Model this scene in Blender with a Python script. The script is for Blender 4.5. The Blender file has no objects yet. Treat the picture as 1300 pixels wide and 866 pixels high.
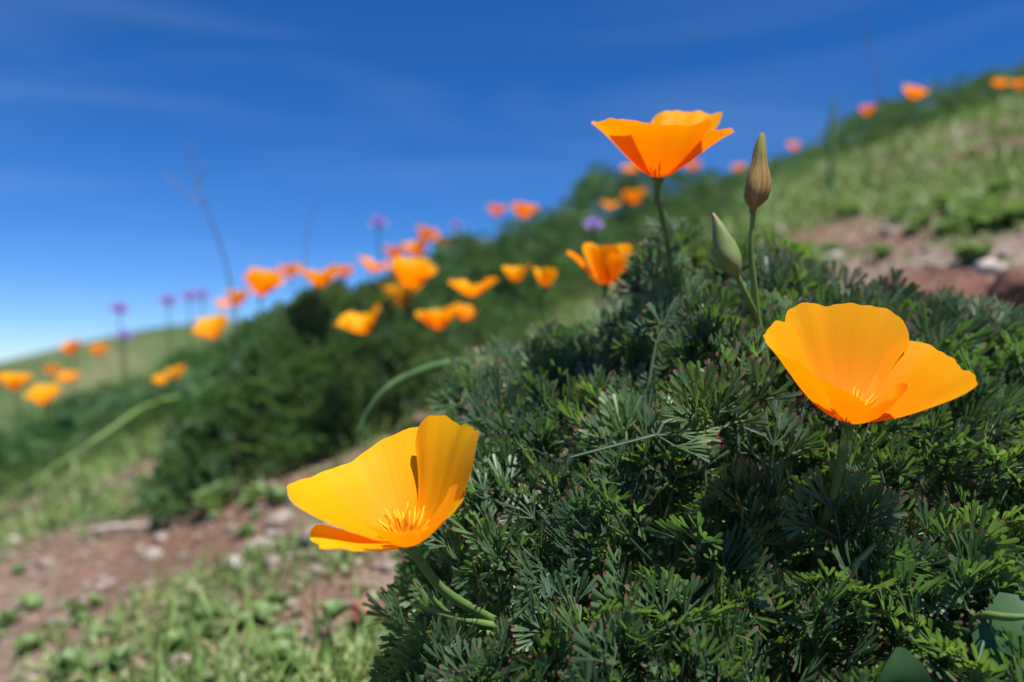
import bpy, math, random
import numpy as np
from mathutils import Vector, Matrix, Quaternion

# ------------------------------------------------------------------ camera, sky, sun, exposure
sc = bpy.context.scene
col = sc.collection
LENS = 28.0
F = LENS / 36.0 * 1300.0          # focal length in photo pixels
PITCH = math.radians(2.1)

cam_d = bpy.data.cameras.new('camera')
cam = bpy.data.objects.new('camera', cam_d)
col.objects.link(cam)
cam_d.lens = LENS
cam_d.sensor_width = 36.0
cam_d.clip_start = 0.01
cam_d.clip_end = 5000.0
cam.location = (0, 0, 0)
cam.rotation_euler = (math.radians(90) + PITCH, 0, 0)
cam_d.dof.use_dof = True
cam_d.dof.focus_distance = 0.278
cam_d.dof.aperture_fstop = 5.6
sc.camera = cam

SUN = Vector((0.27, -0.37, 1.0)).normalized()      # direction towards the sun
SUN_EL = math.asin(SUN.z)
SUN_ROT = math.atan2(SUN.x, SUN.y)

world = bpy.data.worlds.new('World')
sc.world = world
world.use_nodes = True
wn = world.node_tree
wn.nodes.clear()
w_out = wn.nodes.new('ShaderNodeOutputWorld')
w_bg = wn.nodes.new('ShaderNodeBackground')
w_sky = wn.nodes.new('ShaderNodeTexSky')
w_sky.sky_type = 'NISHITA'
w_sky.sun_disc = False
w_sky.sun_elevation = SUN_EL
w_sky.sun_rotation = SUN_ROT
w_sky.altitude = 2500.0
w_sky.air_density = 1.0
w_sky.dust_density = 0.0
w_sky.ozone_density = 4.0
w_hsv = wn.nodes.new('ShaderNodeHueSaturation')
w_hsv.inputs['Saturation'].default_value = 1.3
w_hsv.inputs['Value'].default_value = 1.0
w_bg.inputs['Strength'].default_value = 0.07
wn.links.new(w_sky.outputs[0], w_hsv.inputs['Color'])
# thin streaks of cirrus over the whole sky
w_tc = wn.nodes.new('ShaderNodeTexCoord')
w_map = wn.nodes.new('ShaderNodeMapping')
w_map.inputs['Rotation'].default_value = (0.3, 0.5, 0.4)
w_map.inputs['Scale'].default_value = (1.2, 2.2, 9.0)
w_noi = wn.nodes.new('ShaderNodeTexNoise')
w_noi.inputs['Scale'].default_value = 1.3
w_noi.inputs['Detail'].default_value = 5.0
w_noi.inputs['Distortion'].default_value = 0.6
w_ramp = wn.nodes.new('ShaderNodeMapRange')
w_ramp.inputs['From Min'].default_value = 0.5
w_ramp.inputs['From Max'].default_value = 0.85
w_ramp.inputs['To Max'].default_value = 0.13
w_mix = wn.nodes.new('ShaderNodeMixRGB')
w_mix.inputs['Color2'].default_value = (4.2, 5.4, 7.0, 1)
wn.links.new(w_tc.outputs['Generated'], w_map.inputs['Vector'])
wn.links.new(w_map.outputs[0], w_noi.inputs['Vector'])
wn.links.new(w_noi.outputs['Fac'], w_ramp.inputs['Value'])
wn.links.new(w_ramp.outputs[0], w_mix.inputs['Fac'])
w_tint = wn.nodes.new('ShaderNodeMixRGB')
w_tint.blend_type = 'MULTIPLY'
w_tint.inputs['Fac'].default_value = 1.0
w_tint.inputs['Color2'].default_value = (0.78, 0.90, 1.13, 1)
wn.links.new(w_hsv.outputs[0], w_tint.inputs['Color1'])
wn.links.new(w_tint.outputs[0], w_mix.inputs['Color1'])
wn.links.new(w_mix.outputs[0], w_bg.inputs['Color'])
wn.links.new(w_bg.outputs[0], w_out.inputs[0])

sun_d = bpy.data.lights.new('sun', 'SUN')
sun = bpy.data.objects.new('sun', sun_d)
col.objects.link(sun)
sun_d.energy = 4.8
sun_d.angle = math.radians(0.53)
sun_d.color = (1.0, 0.96, 0.88)
sun.rotation_euler = (-SUN).to_track_quat('-Z', 'Y').to_euler()

sc.view_settings.view_transform = 'Standard'
sc.view_settings.look = 'None'
sc.view_settings.exposure = 0.8
sc.view_settings.gamma = 1.0
sc.view_settings.use_curve_mapping = False
sc.render.engine = 'CYCLES'
sc.cycles.use_denoising = True
sc.cycles.max_bounces = 8
sc.cycles.transmission_bounces = 6

# ------------------------------------------------------------------ helpers
random.seed(4)
rng = np.random.default_rng(11)
U = random.uniform
CP, SP = math.cos(PITCH), math.sin(PITCH)


def P(px, py, d):
    """photo pixel + distance along the view axis -> world point"""
    r = (px - 650.0) / F * d
    u = (433.0 - py) / F * d
    return Vector((r, d * CP - u * SP, d * SP + u * CP))


def pix(V):
    """world points (n,3) -> photo pixels and depth"""
    V = np.asarray(V, float)
    d = V[..., 1] * CP + V[..., 2] * SP
    u = -V[..., 1] * SP + V[..., 2] * CP
    return 650 + V[..., 0] / d * F, 433 - u / d * F, d


_h = {}


def vnoise(x, y, seed=0):
    """value noise 0..1, vectorised"""
    if seed not in _h:
        _h[seed] = np.random.default_rng(1000 + seed).random((256, 256))
    t = _h[seed]
    x = np.asarray(x, float)
    y = np.asarray(y, float)
    xi = np.floor(x).astype(int)
    yi = np.floor(y).astype(int)
    fx = x - xi
    fy = y - yi
    fx = fx * fx * (3 - 2 * fx)
    fy = fy * fy * (3 - 2 * fy)
    a = t[xi & 255, yi & 255]
    b = t[(xi + 1) & 255, yi & 255]
    c = t[xi & 255, (yi + 1) & 255]
    d = t[(xi + 1) & 255, (yi + 1) & 255]
    return (a * (1 - fx) + b * fx) * (1 - fy) + (c * (1 - fx) + d * fx) * fy


def fbm(x, y, seed=0, o=4):
    s = 0
    a = 0.5
    for i in range(o):
        s = s + a * vnoise(x * 2 ** i + 7.3 * i, y * 2 ** i + 3.1 * i, seed + i)
        a *= 0.5
    return s / (1 - 0.5 ** o)


H0 = 0.25


def slope(x, y):
    """smooth hillside: rises to the right and away from the camera, rolls over beyond"""
    x = np.asarray(x, float)
    y = np.asarray(y, float)
    r = np.hypot(x, y)
    fade = np.minimum(r, 9.0) / np.maximum(r, 1e-6)
    z = -H0 + (0.33 * x + 0.20 * y) * fade
    z = z - 0.0042 * np.maximum(0, np.minimum(r, 9.0) - 2.0) ** 2
    z = z - 0.30 * np.maximum(0, r - 9.0) * (r < 60) - 15.3 * (r >= 60)
    return z


def ground_z(x, y):
    x = np.asarray(x, float)
    y = np.asarray(y, float)
    r = np.hypot(x, y)
    amp = np.clip(r * 0.5, 0.15, 1.0)
    z = slope(x, y)
    z = z + amp * (0.055 * (fbm(x * 2.2 + 40, y * 2.2 + 11, 3) - 0.5) + 0.016 * (fbm(x * 14, y * 14, 9, 3) - 0.5))
    z = z + 0.006 * (fbm(x * 60, y * 60, 14, 2) - 0.5)
    return z


def gz(x, y):
    return float(ground_z(x, y))


def ground_at(px, py, dmax=9.0):
    d = 0.3
    while d < dmax:
        p = P(px, py, d)
        if p.z < gz(p.x, p.y):
            break
        d *= 1.01
    p = P(px, py, d)
    p.z = gz(p.x, p.y)
    return p, d


def mesh(name, V, Fa, uv=None, attrs=None, smooth=True):
    me = bpy.data.meshes.new(name)
    V = np.asarray(V, np.float32)
    if isinstance(Fa, np.ndarray):
        n, k = Fa.shape
        me.vertices.add(len(V))
        me.vertices.foreach_set('co', V.ravel())
        me.loops.add(n * k)
        me.loops.foreach_set('vertex_index', Fa.astype(np.int32).ravel())
        me.polygons.add(n)
        me.polygons.foreach_set('loop_start', np.arange(0, n * k, k, dtype=np.int32))
        me.polygons.foreach_set('loop_total', np.full(n, k, dtype=np.int32))
        me.update(calc_edges=True)
    else:
        me.from_pydata([tuple(v) for v in V], [], Fa)
    if uv is not None:
        l = me.uv_layers.new(name='UVMap')
        idx = np.empty(len(me.loops), np.int32)
        me.loops.foreach_get('vertex_index', idx)
        l.data.foreach_set('uv', np.asarray(uv, np.float32)[idx].ravel())
    for k, a in (attrs or {}).items():
        at = me.attributes.new(k, 'FLOAT', 'POINT')
        at.data.foreach_set('value', np.asarray(a, np.float32))
    if smooth:
        me.polygons.foreach_set('use_smooth', np.ones(len(me.polygons), bool))
    me.update()
    return me


def obj(name, me, mat=None, parent=None, loc=None, quat=None, scale=None):
    o = bpy.data.objects.new(name, me)
    col.objects.link(o)
    if mat is not None and me is not None and not me.materials:
        me.materials.append(mat)
    if parent:
        o.parent = parent
    if loc is not None:
        o.location = loc
    if quat is not None:
        o.rotation_mode = 'QUATERNION'
        o.rotation_quaternion = quat
    if scale is not None:
        o.scale = (scale,) * 3 if not hasattr(scale, '__len__') else scale
    return o


def empty(name, loc, label, cat, group=None):
    o = bpy.data.objects.new(name, None)
    col.objects.link(o)
    o.empty_display_size = 0.02
    o.location = loc
    return tag(o, label, cat, group)


def tag(o, label=None, cat=None, group=None, kind=None):
    if label:
        o['label'] = label
    if cat:
        o['category'] = cat
    if group:
        o['group'] = group
    if kind:
        o['kind'] = kind
    return o


def tube(pts, radii, n=8, bumps=0.0):
    """smooth tube through waypoints (Catmull-Rom), returns V, F(list)"""
    pts = [Vector(p) for p in pts]
    if not hasattr(radii, '__len__'):
        radii = [radii] * len(pts)
    Q = []
    R = []
    m = len(pts)
    for i in range(m - 1):
        p0, p1, p2, p3 = pts[max(i - 1, 0)], pts[i], pts[i + 1], pts[min(i + 2, m - 1)]
        st = 7
        for s in range(st):
            t = s / st
            c1, c0, c2 = (p2 - p1).length, (p1 - p0).length, (p3 - p2).length
            m1 = (p2 - p0) * (c1 / max(c0 + c1, 1e-9))
            m2 = (p3 - p1) * (c1 / max(c1 + c2, 1e-9))
            Q.append(p1 * (2 * t ** 3 - 3 * t * t + 1) + m1 * (t ** 3 - 2 * t * t + t) + p2 * (-2 * t ** 3 + 3 * t * t) + m2 * (t ** 3 - t * t))
            R.append(radii[i] * (1 - t) + radii[i + 1] * t)
    Q.append(pts[-1])
    R.append(radii[-1])
    V = []
    Fc = []
    up = Vector((0.3, 0.9, 0.2))
    for i, q in enumerate(Q):
        tg = (Q[min(i + 1, len(Q) - 1)] - Q[max(i - 1, 0)]).normalized()
        a = tg.cross(up).normalized()
        b = tg.cross(a)
        for k in range(n):
            an = 2 * math.pi * k / n
            rr = R[i] * (1 + bumps * math.cos(an * 3))
            V.append(q + a * (rr * math.cos(an)) + b * (rr * math.sin(an)))
    for i in range(len(Q) - 1):
        for k in range(n):
            k2 = (k + 1) % n
            Fc.append((i * n + k, i * n + k2, (i + 1) * n + k2, (i + 1) * n + k))
    Fc.append(tuple(range(n - 1, -1, -1)))
    Fc.append(tuple(range((len(Q) - 1) * n, len(Q) * n)))
    return V, Fc


def lathe(prof, n=14):
    V = []
    Fc = []
    for r, z in prof:
        for k in range(n):
            a = 2 * math.pi * k / n
            V.append((r * math.cos(a), r * math.sin(a), z))
    for i in range(len(prof) - 1):
        for k in range(n):
            k2 = (k + 1) % n
            Fc.append((i * n + k, i * n + k2, (i + 1) * n + k2, (i + 1) * n + k))
    return V, Fc


def join(parts):
    V = []
    Fc = []
    for v, f in parts:
        o = len(V)
        V += [tuple(p) for p in v]
        Fc += [tuple(i + o for i in q) for q in f]
    return V, Fc


# ------------------------------------------------------------------ materials
class N:
    def __init__(self, name):
        self.m = bpy.data.materials.new(name)
        self.m.use_nodes = True
        self.t = self.m.node_tree
        self.t.nodes.clear()
        self.out = self.n('OutputMaterial')

    def n(self, kind, **kw):
        nd = self.t.nodes.new('ShaderNode' + kind)
        for k, v in kw.items():
            if k in nd.inputs:
                nd.inputs[k].default_value = v
            else:
                setattr(nd, k, v)
        return nd

    def l(self, a, b):
        self.t.links.new(a, b)

    def noise(self, scale, detail=3.0, vec=None, rough=0.5):
        nd = self.n('TexNoise', Scale=scale, Detail=detail, Roughness=rough)
        if vec is None:
            vec = self.n('NewGeometry').outputs['Position']
        self.l(vec, nd.inputs['Vector'])
        return nd.outputs['Fac']

    def ramp(self, fac, stops):
        nd = self.n('ValToRGB')
        e = nd.color_ramp.elements
        while len(e) < len(stops):
            e.new(0.5)
        for s, (p, c) in zip(e, stops):
            s.position = p
            s.color = (*c, 1)
        self.l(fac, nd.inputs[0])
        return nd.outputs[0]

    def rng(self, fac, a, b, c=0.0, d=1.0):
        nd = self.n('MapRange')
        for k, v in zip(('From Min', 'From Max', 'To Min', 'To Max'), (a, b, c, d)):
            nd.inputs[k].default_value = v
        self.l(fac, nd.inputs['Value'])
        return nd.outputs[0]

    def mix(self, fac, a, b, mode='MIX'):
        nd = self.n('MixRGB', blend_type=mode)
        for s, v in (('Fac', fac), ('Color1', a), ('Color2', b)):
            if isinstance(v, (int, float)):
                nd.inputs[s].default_value = v
            elif isinstance(v, tuple):
                nd.inputs[s].default_value = (*v, 1)
            else:
                self.l(v, nd.inputs[s])
        return nd.outputs[0]

    def leafy(self, color, trans, fac=0.3, rough=0.45, spec=0.4, bump=None, bumps=0.1):
        b = self.n('BsdfPrincipled', Roughness=rough)
        b.inputs['Specular IOR Level'].default_value = spec
        t = self.n('BsdfTranslucent')
        for s, v in ((b.inputs['Base Color'], color), (t.inputs['Color'], trans)):
            if isinstance(v, tuple):
                s.default_value = (*v, 1)
            else:
                self.l(v, s)
        if bump is not None:
            bp = self.n('Bump', Strength=bumps, Distance=0.001)
            self.l(bump, bp.inputs['Height'])
            self.l(bp.outputs[0], b.inputs['Normal'])
        mx = self.n('MixShader')
        mx.inputs[0].default_value = fac
        self.l(b.outputs[0], mx.inputs[1])
        self.l(t.outputs[0], mx.inputs[2])
        self.l(mx.outputs[0], self.out.inputs[0])
        return self.m

    def plain(self, color, rough=0.7, spec=0.3, bump=None, bumps=0.3, dist=0.002):
        b = self.n('BsdfPrincipled', Roughness=rough)
        b.inputs['Specular IOR Level'].default_value = spec
        if isinstance(color, tuple):
            b.inputs['Base Color'].default_value = (*color, 1)
        else:
            self.l(color, b.inputs['Base Color'])
        if bump is not None:
            bp = self.n('Bump', Strength=bumps, Distance=dist)
            self.l(bump, bp.inputs['Height'])
            self.l(bp.outputs[0], b.inputs['Normal'])
        self.l(b.outputs[0], self.out.inputs[0])
        return self.m


def petal_material(name, base, tip, tbase, ttip):
    k = N(name)
    uv = k.n('UVMap')
    sep = k.n('SeparateXYZ')
    k.l(uv.outputs[0], sep.inputs[0])
    mp = k.n('Mapping')
    mp.inputs['Scale'].default_value = (46, 1.6, 1)
    k.l(uv.outputs[0], mp.inputs['Vector'])
    stria = k.n('TexNoise', Scale=1.0, Detail=3.0)
    k.l(mp.outputs[0], stria.inputs['Vector'])
    g = k.rng(sep.outputs['Y'], 0.1, 0.85)
    c = k.mix(g, base, tip)
    c = k.mix(k.rng(stria.outputs['Fac'], 0.45, 0.8, 0, 0.16), c, base)
    t = k.mix(g, tbase, ttip)
    return k.leafy(c, t, 0.50, 0.55, 0.15, stria.outputs['Fac'], 0.2)


M = {}
M['petal'] = petal_material('poppy_petal', (0.98, 0.32, 0.0), (1.0, 0.51, 0.004), (1.0, 0.23, 0.0), (1.0, 0.35, 0.0))
M['petal_orange'] = petal_material('poppy_petal_orange', (0.92, 0.20, 0.0), (1.0, 0.42, 0.003), (1.0, 0.19, 0.0), (1.0, 0.29, 0.0))

M['petal_gold'] = petal_material('poppy_petal_gold', (0.96, 0.25, 0.0), (1.0, 0.43, 0.003), (1.0, 0.18, 0.0), (1.0, 0.30, 0.0))
k = N('stamen_yellow')
M['stamen'] = k.leafy((1.0, 0.62, 0.03), (1.0, 0.55, 0.0), 0.25, 0.7, 0.1)
k = N('stamen_dark')
M['style'] = k.plain((0.07, 0.035, 0.02), 0.7)

k = N('poppy_leaf')
at = k.n('Attribute', attribute_name='tip')
pos = k.n('NewGeometry').outputs['Position']
v = k.noise(34.0, 2.0, pos)
v2 = k.noise(160.0, 2.0, pos)
c = k.ramp(v, [(0.32, (0.046, 0.094, 0.050)), (0.5, (0.072, 0.142, 0.066)), (0.68, (0.105, 0.195, 0.062))])
c = k.mix(k.rng(v2, 0.35, 0.7, 0, 0.45), c, (0.105, 0.165, 0.120))
tipm = k.rng(at.outputs['Fac'], 0.84, 0.95)
tipm2 = k.n('Math', operation='MULTIPLY')
k.l(tipm, tipm2.inputs[0])
k.l(k.rng(k.noise(55.0, 1.0, pos), 0.36, 0.52), tipm2.inputs[1])
c = k.mix(tipm2.outputs[0], c, (0.30, 0.06, 0.08))
tr = k.ramp(v, [(0.35, (0.12, 0.28, 0.045)), (0.65, (0.24, 0.44, 0.05))])
M['leaf'] = k.leafy(c, tr, 0.36, 0.42, 0.42)

k = N('poppy_leaf_far')
pos = k.n('NewGeometry').outputs['Position']
v = k.noise(9.0, 3.0, pos)
c = k.ramp(v, [(0.32, (0.060, 0.125, 0.056)), (0.52, (0.095, 0.180, 0.072)), (0.7, (0.145, 0.240, 0.085))])
M['leaf_far'] = k.leafy(c, (0.20, 0.38, 0.075), 0.36, 0.5, 0.35)

k = N('poppy_stem')
v = k.noise(60.0, 3.0)
c = k.ramp(v, [(0.35, (0.085, 0.17, 0.045)), (0.65, (0.16, 0.26, 0.075))])
M['stem'] = k.leafy(c, (0.2, 0.35, 0.08), 0.15, 0.42, 0.4, v, 0.1)

k = N('bud_green')
v = k.noise(90.0, 3.0)
uvn = k.n('UVMap')
sp = k.n('SeparateXYZ')
k.l(uvn.outputs[0], sp.inputs[0])
c = k.ramp(v, [(0.35, (0.13, 0.175, 0.050)), (0.65, (0.20, 0.25, 0.085))])
c = k.mix(k.rng(sp.outputs['Y'], 0.8, 1.0), c, (0.30, 0.12, 0.06))
M['bud'] = k.leafy(c, (0.2, 0.3, 0.08), 0.12, 0.45, 0.35, v, 0.15)
k = N('bud_withered')
mpn = k.n('Mapping')
mpn.inputs['Scale'].default_value = (26, 2.5, 1)
uvn = k.n('UVMap')
k.l(uvn.outputs[0], mpn.inputs['Vector'])
v = k.noise(1.0, 4.0, mpn.outputs[0])
sp = k.n('SeparateXYZ')
k.l(uvn.outputs[0], sp.inputs[0])
c = k.ramp(v, [(0.3, (0.15, 0.07, 0.03)), (0.5, (0.30, 0.17, 0.06)), (0.7, (0.36, 0.27, 0.10))])
c = k.mix(k.rng(sp.outputs['Y'], 0.45, 0.85), c, (0.24, 0.24, 0.07))
M['withered'] = k.leafy(c, (0.4, 0.2, 0.06), 0.15, 0.6, 0.25, v, 0.8)

k = N('soil')
pos = k.n('NewGeometry').outputs['Position']
a = k.noise(3.2, 5.0, pos)
b = k.noise(42.0, 4.0, pos, 0.65)
f = k.noise(230.0, 3.0, pos)
c = k.ramp(a, [(0.34, (0.150, 0.072, 0.048)), (0.5, (0.205, 0.120, 0.085)), (0.66, (0.265, 0.215, 0.175))])
c = k.mix(k.rng(b, 0.38, 0.62, 0.0, 0.65), c, (0.085, 0.048, 0.034))
c = k.mix(k.rng(f, 0.56, 0.72, 0.0, 0.7), c, (0.33, 0.29, 0.25))
atv = k.n('Attribute', attribute_name='veg')
gr = k.ramp(b, [(0.35, (0.050, 0.080, 0.030)), (0.65, (0.12, 0.155, 0.055))])
c = k.mix(atv.outputs['Fac'], c, gr)
hb = k.n('Math', operation='ADD')
k.l(b, hb.inputs[0])
k.l(f, hb.inputs[1])
M['soil'] = k.plain(c, 0.9, 0.15, hb.outputs[0], 0.9, 0.004)

k = N('hill_grass')
pos = k.n('NewGeometry').outputs['Position']
a = k.noise(0.06, 6.0, pos, 0.6)
b = k.noise(0.5, 4.0, pos, 0.7)
c = k.ramp(a, [(0.38, (0.055, 0.085, 0.032)), (0.52, (0.090, 0.120, 0.048)), (0.66, (0.135, 0.135, 0.070))])
c = k.mix(k.rng(b, 0.52, 0.66, 0, 0.7), c, (0.030, 0.050, 0.022))
M['hill'] = k.plain(c, 0.95, 0.1, b, 0.5, 0.6)


def herb(name, c0, c1, tr, sc_=30.0):
    k = N(name)
    v = k.noise(sc_, 3.0)
    c = k.ramp(v, [(0.35, c0), (0.65, c1)])
    return k.leafy(c, tr, 0.28, 0.5, 0.35)


M['cover'] = herb('ground_cover', (0.10, 0.155, 0.055), (0.25, 0.29, 0.12), (0.26, 0.36, 0.09), 6.0)
M['cover_dry'] = herb('dry_cover', (0.20, 0.15, 0.085), (0.34, 0.27, 0.17), (0.3, 0.24, 0.12), 18.0)
M['weed'] = herb('weed_leaf', (0.095, 0.175, 0.06), (0.19, 0.28, 0.10), (0.22, 0.36, 0.08), 26.0)
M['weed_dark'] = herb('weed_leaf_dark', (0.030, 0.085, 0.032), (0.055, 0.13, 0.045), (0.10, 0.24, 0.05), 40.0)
M['weed_red'] = herb('weed_leaf_red', (0.28, 0.07, 0.055), (0.36, 0.15, 0.12), (0.5, 0.12, 0.1), 60.0)
M['grass'] = herb('grass_blade', (0.11, 0.20, 0.050), (0.20, 0.30, 0.085), (0.28, 0.44, 0.08), 20.0)
M['purple'] = herb('purple_floret', (0.34, 0.22, 0.62), (0.52, 0.38, 0.80), (0.5, 0.35, 0.85), 200.0)
M['dry'] = herb('dry_stalk', (0.12, 0.085, 0.065), (0.26, 0.20, 0.15), (0.3, 0.2, 0.1), 60.0)

k = N('rock_red')
pos = k.n('NewGeometry').outputs['Position']
a = k.noise(22.0, 5.0, pos, 0.6)
b = k.noise(120.0, 4.0, pos, 0.65)
c = k.ramp(a, [(0.36, (0.06, 0.026, 0.02)), (0.52, (0.13, 0.058, 0.040)), (0.68, (0.21, 0.125, 0.092))])
c = k.mix(k.rng(b, 0.55, 0.7, 0, 0.4), c, (0.24, 0.19, 0.16))
M['rock'] = k.plain(c, 0.85, 0.25, b, 0.8, 0.004)
k = N('stone_grey')
pos = k.n('NewGeometry').outputs['Position']
b = k.noise(90.0, 4.0, pos, 0.65)
c = k.ramp(b, [(0.35, (0.14, 0.105, 0.085)), (0.65, (0.32, 0.27, 0.235))])
M['stone'] = k.plain(c, 0.9, 0.2, b, 0.6, 0.003)
k = N('stone_pale')
b = k.noise(70.0, 4.0)
c = k.ramp(b, [(0.35, (0.24, 0.20, 0.175)), (0.65, (0.42, 0.37, 0.34))])
M['pale'] = k.plain(c, 0.8, 0.3, b, 0.5, 0.003)

# ------------------------------------------------------------------ ground, hill
BARE = []          # (x, y, rx, ry, rot) bare patches on the slope
for px, py, rx, ry in ((120, 705, 0.20, 0.12), (235, 690, 0.12, 0.09), (350, 665, 0.09, 0.06), (440, 770, 0.06, 0.07),
                       (205, 590, 0.08, 0.10), (1210, 385, 0.17, 0.14), (1110, 335, 0.12, 0.12), (1050, 300, 0.10, 0.2),
                       (1260, 190, 0.14, 0.2), (1150, 300, 0.08, 0.12), (640, 395, 0.1, 0.15), (60, 760, 0.10, 0.06),
                       (1190, 345, 0.2, 0.1), (1290, 370, 0.2, 0.12), (120, 410, .1, .1)):
    g, d = ground_at(px, py)
    BARE.append((g.x, g.y, rx, ry))


def veg(x, y):
    """0 bare soil .. 1 thick ground cover"""
    x = np.asarray(x, float)
    y = np.asarray(y, float)
    v = fbm(x * 3.1 + 5, y * 3.1 + 9, 21, 4)
    v = np.clip((v - 0.34) * 5.5, 0.05, 1)
    for bx, by, rx, ry in BARE:
        q = np.hypot((x - bx) / rx, (y - by) / ry) + 0.5 * (fbm(x * 9, y * 9, 31, 3) - 0.5)
        v = v * np.clip((q - 0.75) * 2.2, 0.04, 1)
    return v


nr, na = 230, 520
rr = np.concatenate([[0.0], 0.12 * (60 / 0.12) ** (np.arange(nr) / (nr - 1.0)), [120, 260, 600, 1500]])
# denser azimuth in front of the camera
t = np.linspace(0, 1, na, endpoint=False)
aa = 2 * np.pi * t + 0.75 * np.sin(2 * np.pi * t)        # angle measured from -Y, sparse at the back
aa = aa + np.pi * 0.5 - np.pi
aa = 2 * np.pi * t - 0.8 * np.sin(2 * np.pi * t * 1.0) * -1
A, R_ = np.meshgrid(aa - np.pi / 2, rr[1:])
X = R_ * np.cos(A)
Y = R_ * np.sin(A)
Z = ground_z(X, Y)
V = np.concatenate([[[0, 0, gz(0, 0)]], np.stack([X, Y, Z], -1).reshape(-1, 3)])
nR = len(rr) - 1
i0 = (1 + np.arange(nR - 1)[:, None] * na + np.arange(na)[None, :])
i1 = (1 + np.arange(nR - 1)[:, None] * na + (np.arange(na)[None, :] + 1) % na)
quads = np.stack([i0, i0 + na, i1 + na, i1], -1).reshape(-1, 4)
me = mesh('ground', V, quads, attrs={'veg': np.clip(veg(V[:, 0], V[:, 1]) * 0.75 + np.clip((np.hypot(V[:, 0], V[:, 1]) - 6) / 6, 0, 0.6), 0, 1)})
ground = obj('ground', me, M['soil'])
tag(ground, 'stony brown hillside soil rising to the right under the poppies', kind='structure')

# far hill: a broad rounded mound
n1, n2 = 90, 60
gx, gy = np.meshgrid(np.linspace(-1, 1, n1), np.linspace(-1, 1, n2))
hx = -62 + gx * 100
hy = 190 + gy * 90
hzz = np.maximum(0, np.cos(np.clip(gx, -1, 1) * np.pi / 2)) ** 0.9 * np.maximum(0, np.cos(gy * np.pi / 2)) ** 0.9
hz = -22 + 33.5 * hzz + 2.4 * (fbm(hx * 0.03, hy * 0.03, 50, 4) - 0.5)
V = np.stack([hx, hy, hz], -1).reshape(-1, 3)
ii = (np.arange(n2 - 1)[:, None] * n1 + np.arange(n1 - 1)[None, :])
quads = np.stack([ii, ii + 1, ii + 1 + n1, ii + n1], -1).reshape(-1, 4)
hill = obj('hill', mesh('hill', V, quads), M['hill'])
tag(hill, 'smooth green hill far off beyond the slope', kind='structure')


# ------------------------------------------------------------------ leaf templates
def lobe(V, Fc, T, p, d, nrm, ln, w, hi):
    side = d.cross(nrm).normalized()
    o = len(V)
    if hi:
        prof = ((0.0, 0.38, 0.0), (0.45, 0.80, 0.05), (0.90, 1.0, 0.05))
        for t_, ww, bend in prof:
            c = p + d * (ln * t_) + nrm * (ln * bend)
            for s_ in (-1, 0, 1):
                V.append(c + side * (s_ * w * 0.5 * ww) - nrm * (0.14 * w if s_ == 0 else 0))
                T.append(t_)
        V.append(p + d * ln + nrm * (ln * 0.02))
        T.append(1.0)
        for r_ in range(2):
            for s_ in range(2):
                q = o + r_ * 3 + s_
                Fc += [(q, q + 1, q + 4), (q, q + 4, q + 3)]
        Fc += [(o + 6, o + 7, o + 9), (o + 7, o + 8, o + 9)]
    else:
        for t_, s_ in ((0, 0), (0.7, -1), (1, 0), (0.7, 1)):
            V.append(p + d * (ln * t_) + side * (s_ * w * 0.55))
            T.append(t_)
        Fc += [(o, o + 1, o + 2), (o, o + 2, o + 3)]


def strip(V, Fc, T, p, q, nrm, w):
    d = (q - p).normalized()
    side = d.cross(nrm).normalized() * (w * 0.5)
    b = nrm.normalized() * (w * 0.45)
    o = len(V)
    for c in (p, q):
        V += [c + side, c - side, c - b]
        T += [0, 0, 0]
    for a_, b_ in ((0, 1), (1, 2), (2, 0)):
        Fc += [(o + a_, o + b_, o + 3 + b_), (o + a_, o + 3 + b_, o + 3 + a_)]


def dissected_leaf(seed, hi=True, pet=0.03):
    """finely divided poppy leaf: blade base at origin, axis +Y, face +Z"""
    rd = random.Random(seed)
    V = []
    Fc = []
    T = []
    u = rd.uniform
    Yx, Zx = Vector((0, 1, 0)), Vector((0, 0, 1))
    strip(V, Fc, T, Vector((u(-.006, .006), -pet, -0.3 * pet)), Vector((0, 0, 0)), Zx, 0.0013)

    def rot(d, a, b):
        return (Quaternion(Vector((0, 0, 1)), a) @ d + Vector((0, 0, b))).normalized()

    def fan(p, d, size):
        for a in ((-0.80, -0.42, 0.0, 0.42, 0.80) if hi else (-0.62, 0.0, 0.62)):
            d1 = rot(d, a + u(-.10, .10), u(0.0, .40))
            l1 = size * u(0.34, 0.5) * (1.2 - 0.45 * abs(a))
            q = p + d1 * l1
            if hi:
                strip(V, Fc, T, p, q, Zx, 0.0011)
            n = rd.choice((2, 3, 3)) if hi else rd.choice((3, 3, 4))
            for j in range(n):
                aa_ = (j - (n - 1) / 2) * 0.30
                d2 = rot(d1, aa_ + u(-.1, .1), u(-.05, .35))
                nn = Vector((u(-.35, .35), u(-.35, .35), 1)).normalized()
                lobe(V, Fc, T, q - d1 * (l1 * u(0, .35)), d2, nn, size * u(0.42, 0.62), size * (u(0.075, 0.10) if hi else u(0.16, 0.21)), hi)
    r1 = Vector((0, 0.009, 0.001))
    strip(V, Fc, T, Vector((0, 0, 0)), r1, Zx, 0.0012)
    fan(r1, Vector((u(-.1, .1), 1, 0.1)).normalized(), 0.0175 * u(.9, 1.1))
    for s in (-1, 1):
        d = Vector((s * 0.85, 0.55 + u(-.15, .15), u(0, .3))).normalized()
        q = Vector((0, 0.001, 0)) + d * 0.008
        strip(V, Fc, T, Vector((0, 0.001, 0)), q, Zx, 0.0011)
        fan(q, rot(d, s * 0.12, 0.1), 0.0155 * u(.85, 1.1))
    return np.array([tuple(v) for v in V]), np.array(Fc), np.array(T)


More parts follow.
